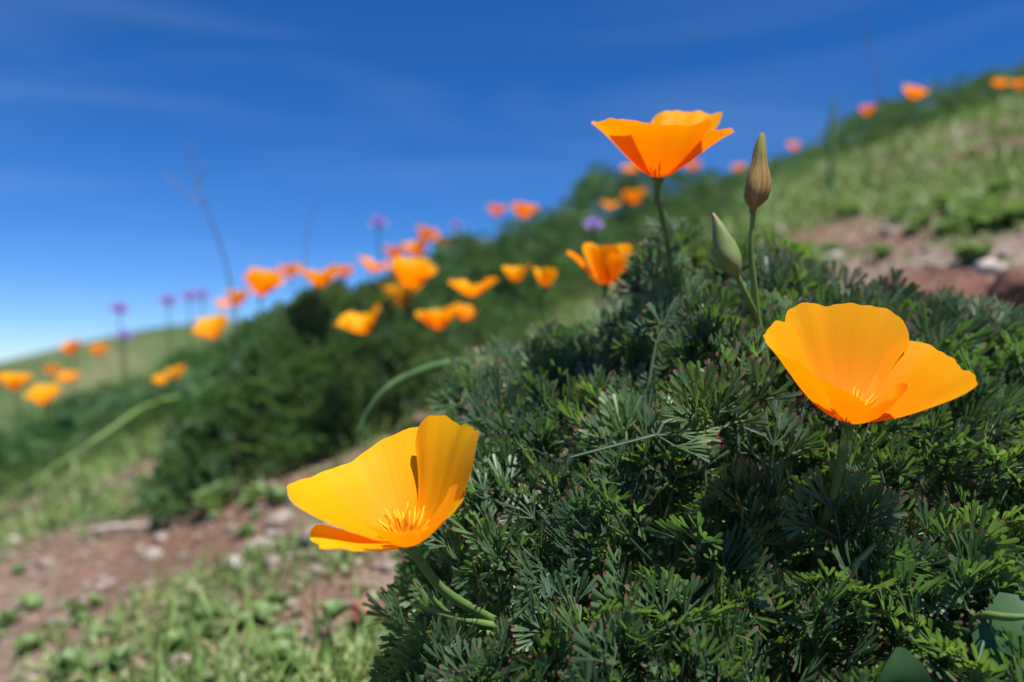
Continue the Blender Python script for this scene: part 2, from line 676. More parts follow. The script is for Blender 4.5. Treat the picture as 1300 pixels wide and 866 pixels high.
HI = [dissected_leaf(s, True) for s in range(14)]
LO = [dissected_leaf(s + 40, False, 0.03) for s in range(8)]
HI_ME = []
for i, (v, f, t_) in enumerate(HI):
    m_ = mesh('leaf', v, f, attrs={'tip': t_}, smooth=True)
    m_.materials.append(M['leaf'])
    HI_ME.append(m_)


def frame(axis, nrm):
    """rows: local x,y,z axes in world, y = axis, z close to nrm"""
    y = axis / np.linalg.norm(axis)
    z = nrm - y * np.dot(nrm, y)
    z /= np.linalg.norm(z)
    x = np.cross(y, z)
    return np.stack([x, y, z])


def merge(templates, picks, Rm, S, Pt):
    """join many copies of leaf templates into one vertex/face/attr array"""
    Vs, Fs, Ts = [], [], []
    off = 0
    for ti, (v, f, t_) in enumerate(templates):
        idx = np.nonzero(picks == ti)[0]
        if len(idx) == 0:
            continue
        W = np.einsum('vk,nkj->nvj', v, Rm[idx]) * S[idx][:, None, None] + Pt[idx][:, None, :]
        n = len(idx)
        Vs.append(W.reshape(-1, 3))
        Fs.append((f[None] + (np.arange(n) * len(v))[:, None, None] + off).reshape(-1, 3))
        Ts.append(np.tile(t_, n))
        off += n * len(v)
    return np.concatenate(Vs), np.concatenate(Fs), np.concatenate(Ts)


# ------------------------------------------------------------------ poppy flowers
def petal(L, opn, fanw, kc, curl, seed, bowl=0.18, ruffle=1.0, nu=21, nv=16, side=0.0, notch=0.0):
    """one fan-shaped petal, base at origin, leaning out along +X, flower axis +Z"""
    rd = random.Random(seed)
    ph = [rd.uniform(0, 6.28) for _ in range(6)]
    th = math.radians(opn)
    Phi = math.radians(fanw)
    ns = 60
    s_ = np.linspace(0, 1.25, ns)
    beta = th + (math.radians(72) - th) * np.exp(-(s_ / bowl) ** 1.6) + math.radians(curl) * np.clip((s_ - 0.62) / 0.38, 0, 2) ** 2
    ds = s_[1] - s_[0]
    r = np.concatenate([[0], np.cumsum(np.sin((beta[1:] + beta[:-1]) / 2) * ds)]) * L + 0.0012
    z = np.concatenate([[0], np.cumsum(np.cos((beta[1:] + beta[:-1]) / 2) * ds)]) * L
    V = []
    UV = []
    for j in range(nv):
        v = j / (nv - 1.0)
        for i in range(nu):
            u = -1 + 2 * i / (nu - 1.0)
            phi = u * min(Phi * (1 + 0.55 * (1 - v) ** 2), 1.2)
            E = (1 / math.cos(u * Phi)) ** 0.75 * (1 - 0.30 * abs(u) ** 5) - notch * math.exp(-(u / 0.18) ** 2)
            E += ruffle * (0.016 * math.sin(5 * u + ph[0]) + 0.009 * math.sin(13 * u + ph[1]) + 0.005 * math.sin(29 * u + ph[2]))
            rho = v * E * L
            Xl = rho * math.sin(phi)
            sl = rho * math.cos(phi) / L
            rm = float(np.interp(sl, s_, r))
            zm = float(np.interp(sl, s_, z))
            be = float(np.interp(sl, s_, beta))
            Rk = kc * (rm + 0.10 * L)
            an = Xl / Rk
            lat = Rk * math.sin(an)
            inw = Rk * (1 - math.cos(an))
            rip = ruffle * L * v * v * (0.020 * math.sin(4.2 * u + ph[3]) + 0.010 * math.sin(9.5 * u + ph[4])) + 0.004 * L * v * math.sin(17 * u + ph[5])
            inw += rip + side * u * L * 0.12 * v
            V.append((rm - inw * math.cos(be), lat, zm + inw * math.sin(be)))
            UV.append(((u + 1) / 2, v))
    Fc = [(j * nu + i, j * nu + i + 1, (j + 1) * nu + i + 1, (j + 1) * nu + i) for j in range(nv - 1) for i in range(nu - 1)]
    return mesh('petal', V, Fc, uv=UV)


def axis_quat(axis, roll=0.0):
    z = Vector(axis).normalized()
    x = (Vector((1, 0, 0)) - z * z.x).normalized()
    y = z.cross(x)
    m = Matrix((x, y, z)).transposed()
    return m.to_quaternion() @ Quaternion((0, 0, 1), roll)


def stamen_mesh(seed, L=0.010, n=44, spread=0.95):
    rd = random.Random(seed)
    parts = []
    for i in range(n):
        a = i * 2.399
        q = math.sqrt((i + 0.5) / n)
        tl = q * spread
        d = Vector((math.cos(a) * math.sin(tl), math.sin(a) * math.sin(tl), math.cos(tl)))
        ln = L * rd.uniform(.75, 1.1) * (1.0 - 0.15 * q)
        p0 = d * 0.001 + Vector((math.cos(a), math.sin(a), 0)) * (0.0012 * q)
        p1 = p0 + d * (ln * 0.42)
        bend = Vector((rd.uniform(-.3, .3), rd.uniform(-.3, .3), rd.uniform(-.1, .3)))
        p2 = p1 + (d + bend * .5) * (ln * 0.35)
        p3 = p2 + (d + bend) * (ln * 0.3)
        V, Fc = [], []
        tg = (p3 - p0).normalized()
        s1 = tg.orthogonal().normalized()
        s2 = tg.cross(s1)
        for p, w in ((p0, .00018), (p1, .0002), (p1 + (p2 - p1) * .15, .00034), (p2, .00042), (p3, .0002)):
            for k_ in range(4):
                an = k_ * math.pi / 2
                V.append(p + s1 * (w * math.cos(an)) + s2 * (w * math.sin(an)))
        for r_ in range(4):
            for k_ in range(4):
                k2 = (k_ + 1) % 4
                Fc.append((r_ * 4 + k_, r_ * 4 + k2, r_ * 4 + 4 + k2, r_ * 4 + 4 + k_))
        parts.append((V, Fc))
    V, Fc = join(parts)
    return mesh('stamens', V, Fc)


ST_ME = [stamen_mesh(s) for s in range(3)]
for m_ in ST_ME:
    m_.materials.append(M['stamen'])
RIM_ME = mesh('receptacle', *lathe([(0.0012, -0.011), (0.0014, -0.007), (0.0019, -0.003), (0.0025, -0.0006), (0.0030, -0.0002), (0.0027, 0.0004), (0.0016, 0.0003)]))
RIM_ME.materials.append(M['stem'])


def flower(label, base, axis, petals, stem, group=None, mat='petal', seed=0, stem_r=0.0014, stamens=True, st_scale=1.0, scale=1.0, rdir=None):
    """petals: list of (azimuth deg, mesh); stem: world points from the flower down to the foot"""
    foot = Vector(stem[-1])
    root = empty('poppy_flower', foot, label, 'poppy', group)
    q = axis_quat(axis)
    b = Vector(base)
    for az, pm in petals:
        if not pm.materials:
            pm.materials.append(M[mat])
        obj('petal', pm, None, root, b - foot, q @ Quaternion((0, 0, 1), math.radians(az)), scale)
    rd_ = Vector(rdir or axis).normalized()
    obj('receptacle', RIM_ME, None, root, b - foot, axis_quat(rd_), scale)
    if stamens:
        obj('stamens', ST_ME[seed % 3], None, root, b - foot, q, scale * st_scale)
    top = b - rd_ * (0.009 * scale)
    pts = [top - foot] + [Vector(p) - foot for p in stem]
    n = len(pts)
    obj('stem', mesh('stem', *tube(pts, [stem_r * (0.85 + 0.3 * i / n) for i in range(n)], 8, 0.06)), M['stem'], root)
    return root


def petals_of(spec, L, seed):
    out = []
    for i, s in enumerate(spec):
        az, opn, ls, fw, kc, curl = s[:6]
        kw = s[6] if len(s) > 6 else {}
        out.append((az, petal(L * ls, opn, fw, kc, curl, seed * 10 + i, nu=41, nv=26, **kw)))
    return out


def foot_of(px, py, d):
    p = P(px, py, d)
    p.z = gz(p.x, p.y) - 0.004
    return p


# left hero flower
LF = P(516, 690, 0.252)
flower('wide open yellow-orange poppy with a curved stem at the left edge of the foreground plant', LF,
       (-0.10, -0.30, 0.90),
       petals_of([(32, 25, 1.04, 33, 1.6, 12, {'bowl': .26}), (140, 44, 0.88, 58, 1.5, 16, {'notch': 0.03, 'bowl': .3}), (226, 60, 0.76, 28, 1.1, 6, {'bowl': .3}), (304, 40, 0.62, 52, 0.9, 24, {'bowl': .4})], 0.0405, 3),
       [P(560, 746, 0.264), P(595, 770, 0.272), P(650, 797, 0.29), P(720, 812, 0.32), foot_of(790, 830, 0.36)],
       seed=0, stem_r=0.00175, st_scale=1.05, rdir=LF - P(545, 727, 0.259))
# right hero flower
RF = P(1078, 535, 0.268)
flower('deep cup-shaped golden poppy standing upright among the leaves of the foreground plant', RF,
       (0.05, -0.40, 0.90),
       petals_of([(82, 33, 1.10, 35, 1.6, 6, {'bowl': .34}), (171, 37, 0.98, 42, 1.35, 10, {'bowl': .36}), (4, 46, 0.95, 38, 1.3, 6, {'bowl': .34}), (266, 14, 0.52, 58, 0.95, 14, {'notch': 0.16, 'bowl': .5})], 0.0405, 5),
       [P(1068, 585, 0.276), P(1058, 630, 0.284), P(1040, 690, 0.295), foot_of(1020, 760, 0.32)],
       seed=1, stem_r=0.0019, mat='petal_gold')
# top flower
TF = P(835, 226, 0.35)
flower('orange poppy seen from the side against the blue sky above the foreground plant', TF,
       (0.02, -0.26, 1.0),
       petals_of([(56, 44, 1.28, 28, 1.6, 8), (178, 46, 1.0, 40, 1.3, 14), (-12, 50, 0.98, 30, 1.1, 12), (262, 34, 0.80, 54, 1.3, 20)], 0.0365, 8),
       [P(840, 275, 0.355), P(850, 330, 0.37), foot_of(880, 420, 0.42)], seed=2, mat='petal_orange')

# half-open ragged flower behind the crest
MF = P(768, 362, 0.50)
flower('small ragged orange poppy with drooping petals behind the crest of the foreground plant', MF, (0.05, -0.08, 1.0),
       petals_of([(80, 24, 1.0, 40, 1.1, 12), (178, 44, 0.95, 26, 1.0, 26), (5, 46, 0.80, 30, 0.9, 30), (250, 18, 0.85, 30, 0.9, 20), (300, 30, 0.78, 24, 0.8, 30)], 0.032, 12),
       [P(768, 380, 0.50), P(772, 410, 0.50), foot_of(776, 480, 0.50)], mat='petal_orange', seed=1, stem_r=0.0012)

# ------------------------------------------------------------------ background poppies
PROTO = []
for i in range(7):
    rd = random.Random(300 + i)
    nP = 4
    op = rd.uniform(34, 56)
    sp_ = [(90 * j + rd.uniform(-12, 12), op + rd.uniform(-12, 12), rd.uniform(.85, 1.08), rd.uniform(42, 54), rd.uniform(1.1, 1.6), rd.uniform(0, 22)) for j in range(nP)]
    ya = [(az, petal(0.034 * ls, o_, fw, kc, cu, 600 + 10 * i + j, nu=13, nv=10)) for j, (az, o_, ls, fw, kc, cu) in enumerate(sp_)]
    yb = [(az, m_.copy()) for az, m_ in ya]
    PROTO.append((ya, yb, 2 * 0.034 * math.sin(math.radians(op)) * 1.02))

LABELS = {
    'crest': ('blurred orange poppy on top of the bushy plant, standing against the sky', 'poppies along the top of the bushy plant'),
    'ridge': ('tiny blurred orange poppy far up on the grassy ridge line', 'poppies on the ridge line'),
    'upper': ('small blurred orange poppy on the leafy mounds below the ridge', 'poppies on the mounds below the ridge'),
    'valley_near': ('larger golden poppy on the low green mounds before the distant hill', 'larger poppies before the distant hill'),
    'valley': ('small blurred deep orange poppy in front of the distant hill', 'poppies in front of the distant hill'),
}
# px, py of the flower's base, width in px, colour, kind of place or own label
BG = [
    (18, 494, 40, 'petal', 'valley_near'), (56, 513, 36, 'petal', 'valley_near'), (88, 484, 28, 'petal_orange', 'valley'),
    (92, 449, 20, 'petal_orange', 'valley'), (127, 451, 20, 'petal_orange', 'valley'), (67, 475, 16, 'petal_orange', 'valley'),
    (205, 487, 18, 'petal', 'small yellow poppy at the foot of the bushy plant, next to a paler one'),
    (226, 479, 26, 'petal', 'pale yellow poppy at the foot of the bushy plant, next to a smaller one'),
    (273, 429, 42, 'petal', 'golden poppy on the shoulder of the bushy plant nearest the lilac wildflowers'), (284, 391, 24, 'petal_orange', 'crest'), (301, 388, 25, 'petal_orange', 'crest'),
    (331, 375, 44, 'petal_orange', 'crest'), (370, 352, 26, 'petal_orange', 'crest'), (405, 364, 50, 'petal', 'biggest golden poppy on top of the bushy plant, partly against the sky'),
    (436, 352, 30, 'petal_orange', 'crest'), (431, 373, 18, 'petal_orange', 'tiny dim orange poppy tucked under the biggest golden poppy of the bushy plant'),
    (472, 345, 46, 'petal_orange', 'upper'), (498, 330, 24, 'petal_orange', 'upper'), (520, 366, 52, 'petal', 'golden poppy directly above another golden poppy on the rounded mound'), (513, 389, 46, 'petal', 'flatter golden poppy directly beneath another golden poppy on the rounded mound'),
    (463, 423, 54, 'petal', 'golden poppy standing alone before the dark foliage above the arching stem'), (558, 418, 54, 'petal', 'golden poppy touching a smaller orange one behind the edge of the foreground plant'), (588, 406, 30, 'petal_orange', 'smaller orange poppy touching a bigger golden one behind the foreground plant'),
    (600, 377, 66, 'petal', 'large blurred golden poppy just behind the leafy edge of the foreground plant'),
    (532, 326, 28, 'petal_orange', 'upper'), (539, 306, 26, 'petal_orange', 'upper'), (563, 316, 24, 'petal_orange', 'upper'),
    (612, 316, 22, 'petal', 'upper'), (630, 274, 25, 'petal_orange', 'upper'), (665, 277, 33, 'petal_orange', 'upper'),
    (775, 265, 27, 'petal', 'upper'), (805, 259, 25, 'petal', 'upper'), (738, 267, 16, 'petal_orange', 'upper'),
    (880, 217, 19, 'petal_orange', 'ridge'), (805, 219, 24, 'petal_orange', 'ridge'), (938, 217, 18, 'petal_orange', 'ridge'),
    (1158, 125, 27, 'petal_orange', 'ridge'), (1270, 110, 22, 'petal_orange', 'ridge'), (1100, 146, 16, 'petal_orange', 'ridge'),
    (1008, 190, 14, 'petal_orange', 'ridge'), (1296, 112, 16, 'petal_orange', 'ridge'),
]
for i, (px, py, w, mt, lab) in enumerate(BG):
    rd = random.Random(900 + i)
    ya, yb, wid = PROTO[i % 7]
    dmax = 6.0
    d = 0.056 / w * F
    b = P(px, py, d)
    # keep the flower a natural height above the slope
    g0 = gz(b.x, b.y)
    for it in range(40):
        b = P(px, py, d)
        g0 = gz(b.x, b.y)
        if b.z - g0 > 0.34:
            d *= 1.03
        elif b.z - g0 < 0.12:
            d *= 0.97
        else:
            break
    s_ = w / F * d / wid
    foot = Vector((b.x + rd.uniform(-.03, .03), b.y + rd.uniform(.04, .12), 0))
    foot.z = gz(foot.x, foot.y) - 0.004
    ax = (rd.uniform(-.3, .25), rd.uniform(-.42, 0.0), 1)
    l_, g_ = LABELS.get(lab, (lab, None))
    mid = b.lerp(foot, 0.5) + Vector((rd.uniform(-.01, .01), rd.uniform(-.01, .01), 0))
    flower(l_, b, ax, ya if mt == 'petal' else yb, [mid, foot], g_, mt, i, 0.0016, scale=s_)

# two part-closed yellow flowers just behind the plant
for px, py, w, lab, sd in ((656, 358, 34, 'half-closed yellow poppy with upright narrow petals beside a similar bloom with a red streak', 21), (692, 364, 32, 'half-closed yellow poppy with red streaked petals next to the ragged orange poppy', 22)):
    rd = random.Random(sd)
    b = P(px, py, 0.72)
    foot = foot_of(px + 8, py + 100, 0.76)
    sp_ = [(72 * j + rd.uniform(-15, 15), rd.uniform(22, 44), rd.uniform(.8, 1.1), rd.uniform(18, 28), 0.9, rd.uniform(0, 25)) for j in range(5)]
    flower(lab, b, (rd.uniform(-.2, .2), -.15, 1), petals_of(sp_, 0.023, sd), [b.lerp(foot, .5), foot], None, 'petal', sd, 0.0013, scale=0.9)

# ------------------------------------------------------------------ buds
def bud(label, base, axis, length, rad, prof, mat, pts, radii):
    foot = Vector(pts[-1])
    root = empty('poppy_bud', foot, label, 'flower bud')
    n = 16
    V, Fc = lathe([(r * rad, z * length) for r, z in prof], n)
    rd = random.Random(int(length * 1e5))
    ph = [rd.uniform(0, 6.28) for _ in range(3)]
    V = [(x * (1 + .07 * math.sin(3 * math.atan2(y, x) + 9 * z / length + ph[0])) + 0.10 * rad * math.sin(5 * z / length + ph[1]),
          y * (1 + .07 * math.sin(3 * math.atan2(y, x) + 9 * z / length + ph[0])), z) for x, y, z in V]
    uv = [(k_ / n, z) for r, z in prof for k_ in range(n)]
    obj('calyx', mesh('calyx', V, Fc, uv=uv), M[mat], root, Vector(base) - foot, axis_quat(axis))
    obj('stem', mesh('stem', *tube([Vector(p) - foot for p in [base] + pts], radii, 8)), M['stem'], root)
    return root


b1 = P(957, 262, 0.315)
bud('withered brown and olive poppy bud standing taller than the green bud beside it', b1, P(969, 170, 0.315) - b1, 0.0295, 0.0050,
    [(0.22, -0.10), (0.30, -0.02), (0.62, 0.04), (0.92, 0.12), (1.0, 0.24), (0.95, 0.36), (0.78, 0.48), (0.62, 0.58), (0.56, 0.68), (0.50, 0.78), (0.38, 0.88), (0.26, 0.95), (0.12, 0.99), (0.0, 1.0)],
    'withered', [P(955, 285, 0.316), P(953, 315, 0.318), P(957, 360, 0.322), P(961, 405, 0.328), P(972, 470, 0.335), foot_of(985, 520, 0.36)], [0.0011, 0.0010, 0.0011, 0.0013, 0.0017, 0.0020, 0.0022])
b2 = P(934, 346, 0.315)
bud('smooth green pointed poppy bud leaning left beside the withered brown bud', b2, P(904, 272, 0.315) - b2, 0.0255, 0.0048,
    [(0.25, -0.06), (0.45, 0.0), (0.80, 0.08), (1.0, 0.2), (1.0, 0.32), (0.90, 0.45), (0.74, 0.58), (0.56, 0.71), (0.38, 0.83), (0.22, 0.92), (0.10, 0.98), (0.0, 1.0)],
    'bud', [P(941, 362, 0.317), P(952, 385, 0.322), P(959, 404, 0.328), P(966, 440, .332), foot_of(990, 525, 0.36)], [0.0013, 0.0012, 0.0013, 0.0015, 0.0016, 0.0018])

# ------------------------------------------------------------------ foreground poppy plant
CX = np.array([-.12, -.065, -.056, -.036, -.02, .02, .045, .061, .077, .089, .101, .142, .166, .203, .223, .264, .35, .45])
CZ = np.array([-.10, -.045, -.022, -.010, .002, .024, .026, .046, .074, .080, .068, .062, .050, .038, .022, .018, .01, -.02])
ROOT = Vector((0.13, 0.44, 0))
ROOT.z = gz(ROOT.x, ROOT.y)


def canopy(x, y):
    cr = np.interp(x, CX, CZ)
    s = np.clip((y - 0.19) / 0.215, 0, 1)
    s = s * s * (3 - 2 * s) * 0.45 + s * 0.55
    zf = -0.118 + 0.012 * np.sin(x * 40)
    z = zf + (cr - zf) * s
    z = z - np.clip((y - 0.44), 0, 1) ** 2 * 2.2
    z = z + 0.042 * (fbm(x * 13, y * 13, 70, 2) - 0.5)
    g = ground_z(x, y)
    edge = np.clip((x + 0.062 - 0.25 * np.maximum(0, .30 - y) * 0) / 0.03, 0, 1)
    return g + (z - g) * np.clip(edge, 0.25, 1), g


# flowers, buds and stems that stay clear of leaves standing before them
CLEAR = [(490, 610, 118, 88, 0.30), (1100, 460, 118, 84, 0.30), (585, 765, 70, 22, 0.29), (545, 715, 26, 26, .28), (960, 220, 22, 70, 0.40), (918, 312, 32, 52, 0.40),
         (962, 430, 16, 60, 0.325), (840, 190, 80, 62, 0.40), (768, 330, 54, 44, 0.60), (1066, 580, 14, 48, 0.28), (1045, 650, 16, 60, 0.28), (843, 262, 10, 28, 0.40),
         (675, 345, 48, 28, 0.8), (500, 510, 70, 62, 0.5), (620, 795, 50, 14, .29), (1290, 786, 55, 14, .3)]


def allowed(pts, spread=0.0):
    x, y, d = pix(pts)
    ok = (d > 0.185)
    for cx, cy, rx, ry, dd in CLEAR:
        ok &= ~((np.hypot((x - cx) / rx, (y - cy) / ry) < 1.0) & (d < dd))
    return ok


def plant_leaves(n, seed):
    r_ = np.random.default_rng(seed)
    xs = r_.uniform(-0.075, 0.36, n * 3)
    ys = r_.uniform(0.19, 0.70, n * 3)
    z, g = canopy(xs, ys)
    keep = (z - g > 0.02)
    # keep to an irregular mound
    dd = np.hypot((xs - .14) / .24, (ys - .42) / .27)
    keep &= dd < 1.0 + 0.15 * np.sin(np.arctan2(ys - .42, xs - .14) * 5)
    keep &= r_.random(n * 3) < np.where(ys < 0.46, 1.0, 0.35)
    xs, ys, z, g = xs[keep], ys[keep], z[keep], g[keep]
    dep = r_.exponential(0.020, len(xs)) - 0.004
    zz = np.maximum(z - dep, g + 0.012)
    pts = np.stack([xs, ys, zz], -1)
    out = pts - np.array([.14, .43, -0.22])
    out /= np.linalg.norm(out, axis=1)[:, None]
    ax = out * 0.75 + np.array([0, 0, 0.55]) + r_.normal(0, 0.42, pts.shape)
    nr_ = out * 0.9 + np.array([0.10, -0.25, 0.35]) + r_.normal(0, 0.55, pts.shape)
    S = r_.uniform(0.75, 1.2, len(xs))
    # blade extends up from its base: test base, middle and tip
    a = ax / np.linalg.norm(ax, axis=1)[:, None]
    base = pts - a * (0.018 * S)[:, None]
    ok = allowed(pts) & allowed(pts + a * 0.012) & allowed(base)
    ok &= base[:, 2] > g + 0.004
    ok &= (base - a * 0.034)[:, 0] > -0.058
    idx = np.nonzero(ok)[0][:n]
    R3 = np.stack([frame(ax[i], nr_[i]) for i in idx])
    return base[idx], R3, S[idx], r_.integers(0, len(HI), len(idx))


Pt, R3, Sc, pk = plant_leaves(1700, 5)
px_, py_, dd_ = pix(Pt)
inside = (px_ > -30) & (px_ < 1330) & (py_ < 900)
# how openly a leaf shows: height towards the canopy, nearness
zc, _g = canopy(Pt[:, 0], Pt[:, 1])
score = np.where(inside, Sc / dd_ - (zc - Pt[:, 2]) * 40, -99)
order = np.argsort(-score)
lead, rest = order[:300], order[300:]
plant = empty('poppy_plant', ROOT, 'dense blue-green poppy plant with finely divided red-tipped leaves, in sharp focus', 'poppy plant')
for i in lead:
    m3 = Matrix(R3[i].tolist()).transposed()
    obj('leaf', HI_ME[pk[i]], None, plant, Vector(Pt[i]) - ROOT, m3.to_quaternion(), float(Sc[i]))
v, f, t_ = merge(HI, pk[rest], R3[rest], Sc[rest], Pt[rest])
tag(obj('foliage', mesh('foliage', v - np.array(ROOT), f, attrs={'tip': t_}), M['leaf'], plant), kind='stuff')
# leaf stalks running from the crown out to the leaves
parts = []
rs = random.Random(77)
for n_, i in enumerate(rs.sample(range(len(Pt)), 260)):
    e = Vector(Pt[i]) - ROOT
    a = Vector((rs.uniform(-.06, .06), rs.uniform(-.07, .03), 0.005))
    mid_ = a.lerp(e, 0.55) + Vector((0, 0, 0.25 * (e - a).length * 0.3))
    e2 = e + Vector((-R3[i][1] * 0.03).tolist()) if False else e - Vector(R3[i][1].tolist()) * 0.03
    v_, f_ = tube([a, mid_, e2, e], [0.0014, 0.0011, 0.0008, 0.0005], 4)
    w_ = np.array([tuple(q) for q in v_]) + np.array(ROOT)
    if allowed(w_).all():
        parts.append((v_, f_))
tag(obj('leaf_stalks', mesh('leaf_stalks', *join(parts)), M['stem'], plant), kind='stuff')
# thicker stems that show one by one between the leaves
for pts, rad in (([P(525, 768, 0.262), P(575, 783, .27), P(630, 795, .28), P(700, 812, .30), foot_of(800, 832, .36)], .0016),
                 ([P(540, 742, 0.265), P(556, 768, .27), P(600, 800, .285), P(690, 820, .31), foot_of(780, 832, .36)], .0013),
                 ([P(455, 550, 0.50), P(468, 525, .50), P(495, 493, .49), P(535, 472, .48), P(580, 462, .47), P(640, 470, .46), foot_of(700, 500, .46)], .0032),
                 ([P(1320, 782, 0.245), P(1285, 784, .25), P(1240, 786, .262), foot_of(1150, 800, .30)], .0014),
                 ([P(1112, 690, .27), P(1075, 730, .272), P(1045, 775, .276), foot_of(1020, 850, .285)], .0021),
                 ([P(890, 385, .345), P(912, 425, .34), P(932, 460, .335), foot_of(960, 520, .36)], .0014)):
    pts = [p - ROOT for p in pts]
    obj('stem', mesh('stem', *tube(pts, [rad * (.35 if j == 0 else .8 + .3 * j / len(pts)) for j in range(len(pts))], 8, .05)), M['stem'], plant)

# ------------------------------------------------------------------ poppy plants on the slope behind
def far_plant(label, px, py, d, rx, ry, h, n, seed, group=None, size=1.35, dark=False):
    """mound of dissected leaves; (px, py) is where it meets the ground"""
    if d is None:
        g, d = ground_at(px, py)
    g = P(px, py, d)
    c = Vector((g.x, g.y, gz(g.x, g.y)))
    r_ = np.random.default_rng(seed)
    root = empty('poppy_plant', c, label, 'poppy plant', group)
    th = r_.uniform(0, 2 * np.pi, n)
    rad = np.sqrt(r_.random(n))
    lump = 1 + 0.22 * np.sin(th * 3 + seed) + 0.14 * np.sin(th * 7 + 2 * seed)
    x = np.cos(th) * rad * rx * lump
    y = np.sin(th) * rad * ry * lump
    top = h * (1 - rad ** 2.4) ** 0.7 * (0.55 + 0.9 * fbm((x + c.x) * 9, (y + c.y) * 9, 80 + seed % 5, 3)) 
    gl = ground_z(x + c.x, y + c.y) - c.z
    z = gl + np.maximum(top - r_.exponential(0.022, n) + 0.0, 0.012) * np.where(r_.random(n) < 0.2, r_.uniform(.3, 1, n), 1)
    pts = np.stack([x, y, z], -1)
    out = pts - np.array([0, 0, -0.02])
    out /= np.linalg.norm(out, axis=1)[:, None]
    ax = out * 0.7 + np.array([0, 0, .7]) + r_.normal(0, .4, pts.shape)
    nn = out + np.array([0, -.2, .4]) + r_.normal(0, .5, pts.shape)
    Rm = np.stack([frame(ax[i], nn[i]) for i in range(n)])
    v, f, t_ = merge(LO, r_.integers(0, len(LO), n), Rm, r_.uniform(.75, 1.15, n) * size, pts)
    tag(obj('foliage', mesh('foliage', v, f, attrs={'tip': t_}), M['leaf_far'], root), kind='stuff')
    rs_ = random.Random(seed)
    parts = []
    for i in rs_.sample(range(n), min(40, n)):
        e = Vector(pts[i])
        a_ = Vector((e.x * .2, e.y * .2, 0.0))
        a_.z = gz(c.x + a_.x, c.y + a_.y) - c.z
        parts.append(tube([a_, a_.lerp(e, .5) + Vector((0, 0, .02)), e], [.0018, .0014, .0008], 4))
    tag(obj('stalks', mesh('stalks', *join(parts)), M['stem'], root), kind='stuff')
    return root


G1 = 'leafy poppy mounds below the ridge'
far_plant('tall bushy green poppy plant with a dark shaded foot, topped by orange poppies', 375, 585, 1.22, 0.20, 0.17, 0.21, 1600, 1)
far_plant('rounded poppy mound between the bushy plant and the foreground plant', 505, 470, 1.42, 0.17, 0.16, 0.185, 900, 2)
for i, a in enumerate(((560, 420, 1.75, .26, .2, .19, 900), (660, 370, 1.9, .24, .2, .19, 800), (700, 350, 2.3, .3, .25, .17, 700), (800, 310, 2.5, .32, .25, .25, 900), (470, 420, 1.9, .22, .2, .15, 600))):
    far_plant('tall leafy mound topped by small poppies behind the ragged orange poppy' if i == 3 else 'blurred leafy poppy mound on the slope below the ridge', *a, 30 + i, G1)
G2 = 'dark green mounds along the ridge'
for i, a in enumerate(((900, 250, 3.6, .42, .3, .08, 400), (1010, 215, 4.2, .4, .3, .08, 300), (1110, 195, 4.2, .36, .3, .17, 500), (1185, 170, 4.2, .40, .3, .17, 500), (1270, 140, 4.4, .40, .3, .15, 500), (1340, 110, 4.6, .4, .3, .15, 300),
                       (960, 222, 4.8, .5, .3, .07, 300), (850, 285, 3.3, .3, .25, .09, 300))):
    far_plant('dark green leafy mound on the upper ridge against the sky', *a, 50 + i, G2, 1.6)
G3 = 'low green mounds in front of the distant hill'
for i, a in enumerate(((30, 545, 2.1, .34, .16, .07, 500), (120, 520, 2.3, .3, .16, .07, 400), (200, 500, 2.2, .22, .16, .08, 400), (90, 500, 3.0, .4, .3, .09, 300), (250, 470, 2.6, .25, .2, .12, 400), (-40, 560, 1.8, .25, .2, .08, 300))):
    far_plant('low blurred green mound in front of the distant hill', *a, 70 + i, G3, 1.5)

# ------------------------------------------------------------------ ground cover, gravel
def scatter(n, rmin, rmax, seed, amin=-42, amax=40):
    r_ = np.random.default_rng(seed)
    r = np.exp(r_.uniform(math.log(rmin), math.log(rmax), n))
    a = np.radians(r_.uniform(amin, amax, n))
    return np.sin(a) * r, np.cos(a) * r, r, r_


def leaf_cloud(name, n, rmin, rmax, size, seed, mat, label, need, tall=0.5, per=7):
    """tufts of small ovate leaves hugging the ground"""
    x, y, r, r_ = scatter(n, rmin, rmax, seed)
    vg = veg(x, y)
    keep = need(vg, r_.random(n))
    x, y, r = x[keep], y[keep], r[keep]
    n = len(x)
    X_ = np.repeat(x, per)
    Y_ = np.repeat(y, per)
    sz = np.repeat(size * np.clip(r, .8, 6) ** 0.55 * r_.uniform(.6, 1.5, n), per) * r_.uniform(.6, 1.25, n * per)
    th = r_.uniform(0, 2 * np.pi, n * per)
    el = r_.uniform(0.05, tall, n * per) * np.pi / 2
    d = np.stack([np.cos(th) * np.cos(el), np.sin(th) * np.cos(el), np.sin(el)], -1)
    s = np.stack([-np.sin(th), np.cos(th), r_.normal(0, .3, n * per)], -1)
    up = np.cross(d, s) * -1
    p0 = np.stack([X_, Y_, ground_z(X_, Y_) - 0.001], -1) + d * (sz * 0.3)[:, None] * r_.random((n * per, 1))
    V_ = np.stack([p0, p0 + d * (sz * .55)[:, None] - s * (sz * .30)[:, None] + up * (sz * .12)[:, None],
                   p0 + d * sz[:, None], p0 + d * (sz * .55)[:, None] + s * (sz * .30)[:, None] + up * (sz * .12)[:, None]], 1)
    m = len(V_)
    b_ = (np.arange(m) * 4)[:, None]
    F_ = np.concatenate([b_ + np.array([[0, 1, 2]]), b_ + np.array([[0, 2, 3]])])
    o = obj(name, mesh(name, V_.reshape(-1, 3), F_, smooth=False), mat)
    return tag(o, label, kind='stuff')


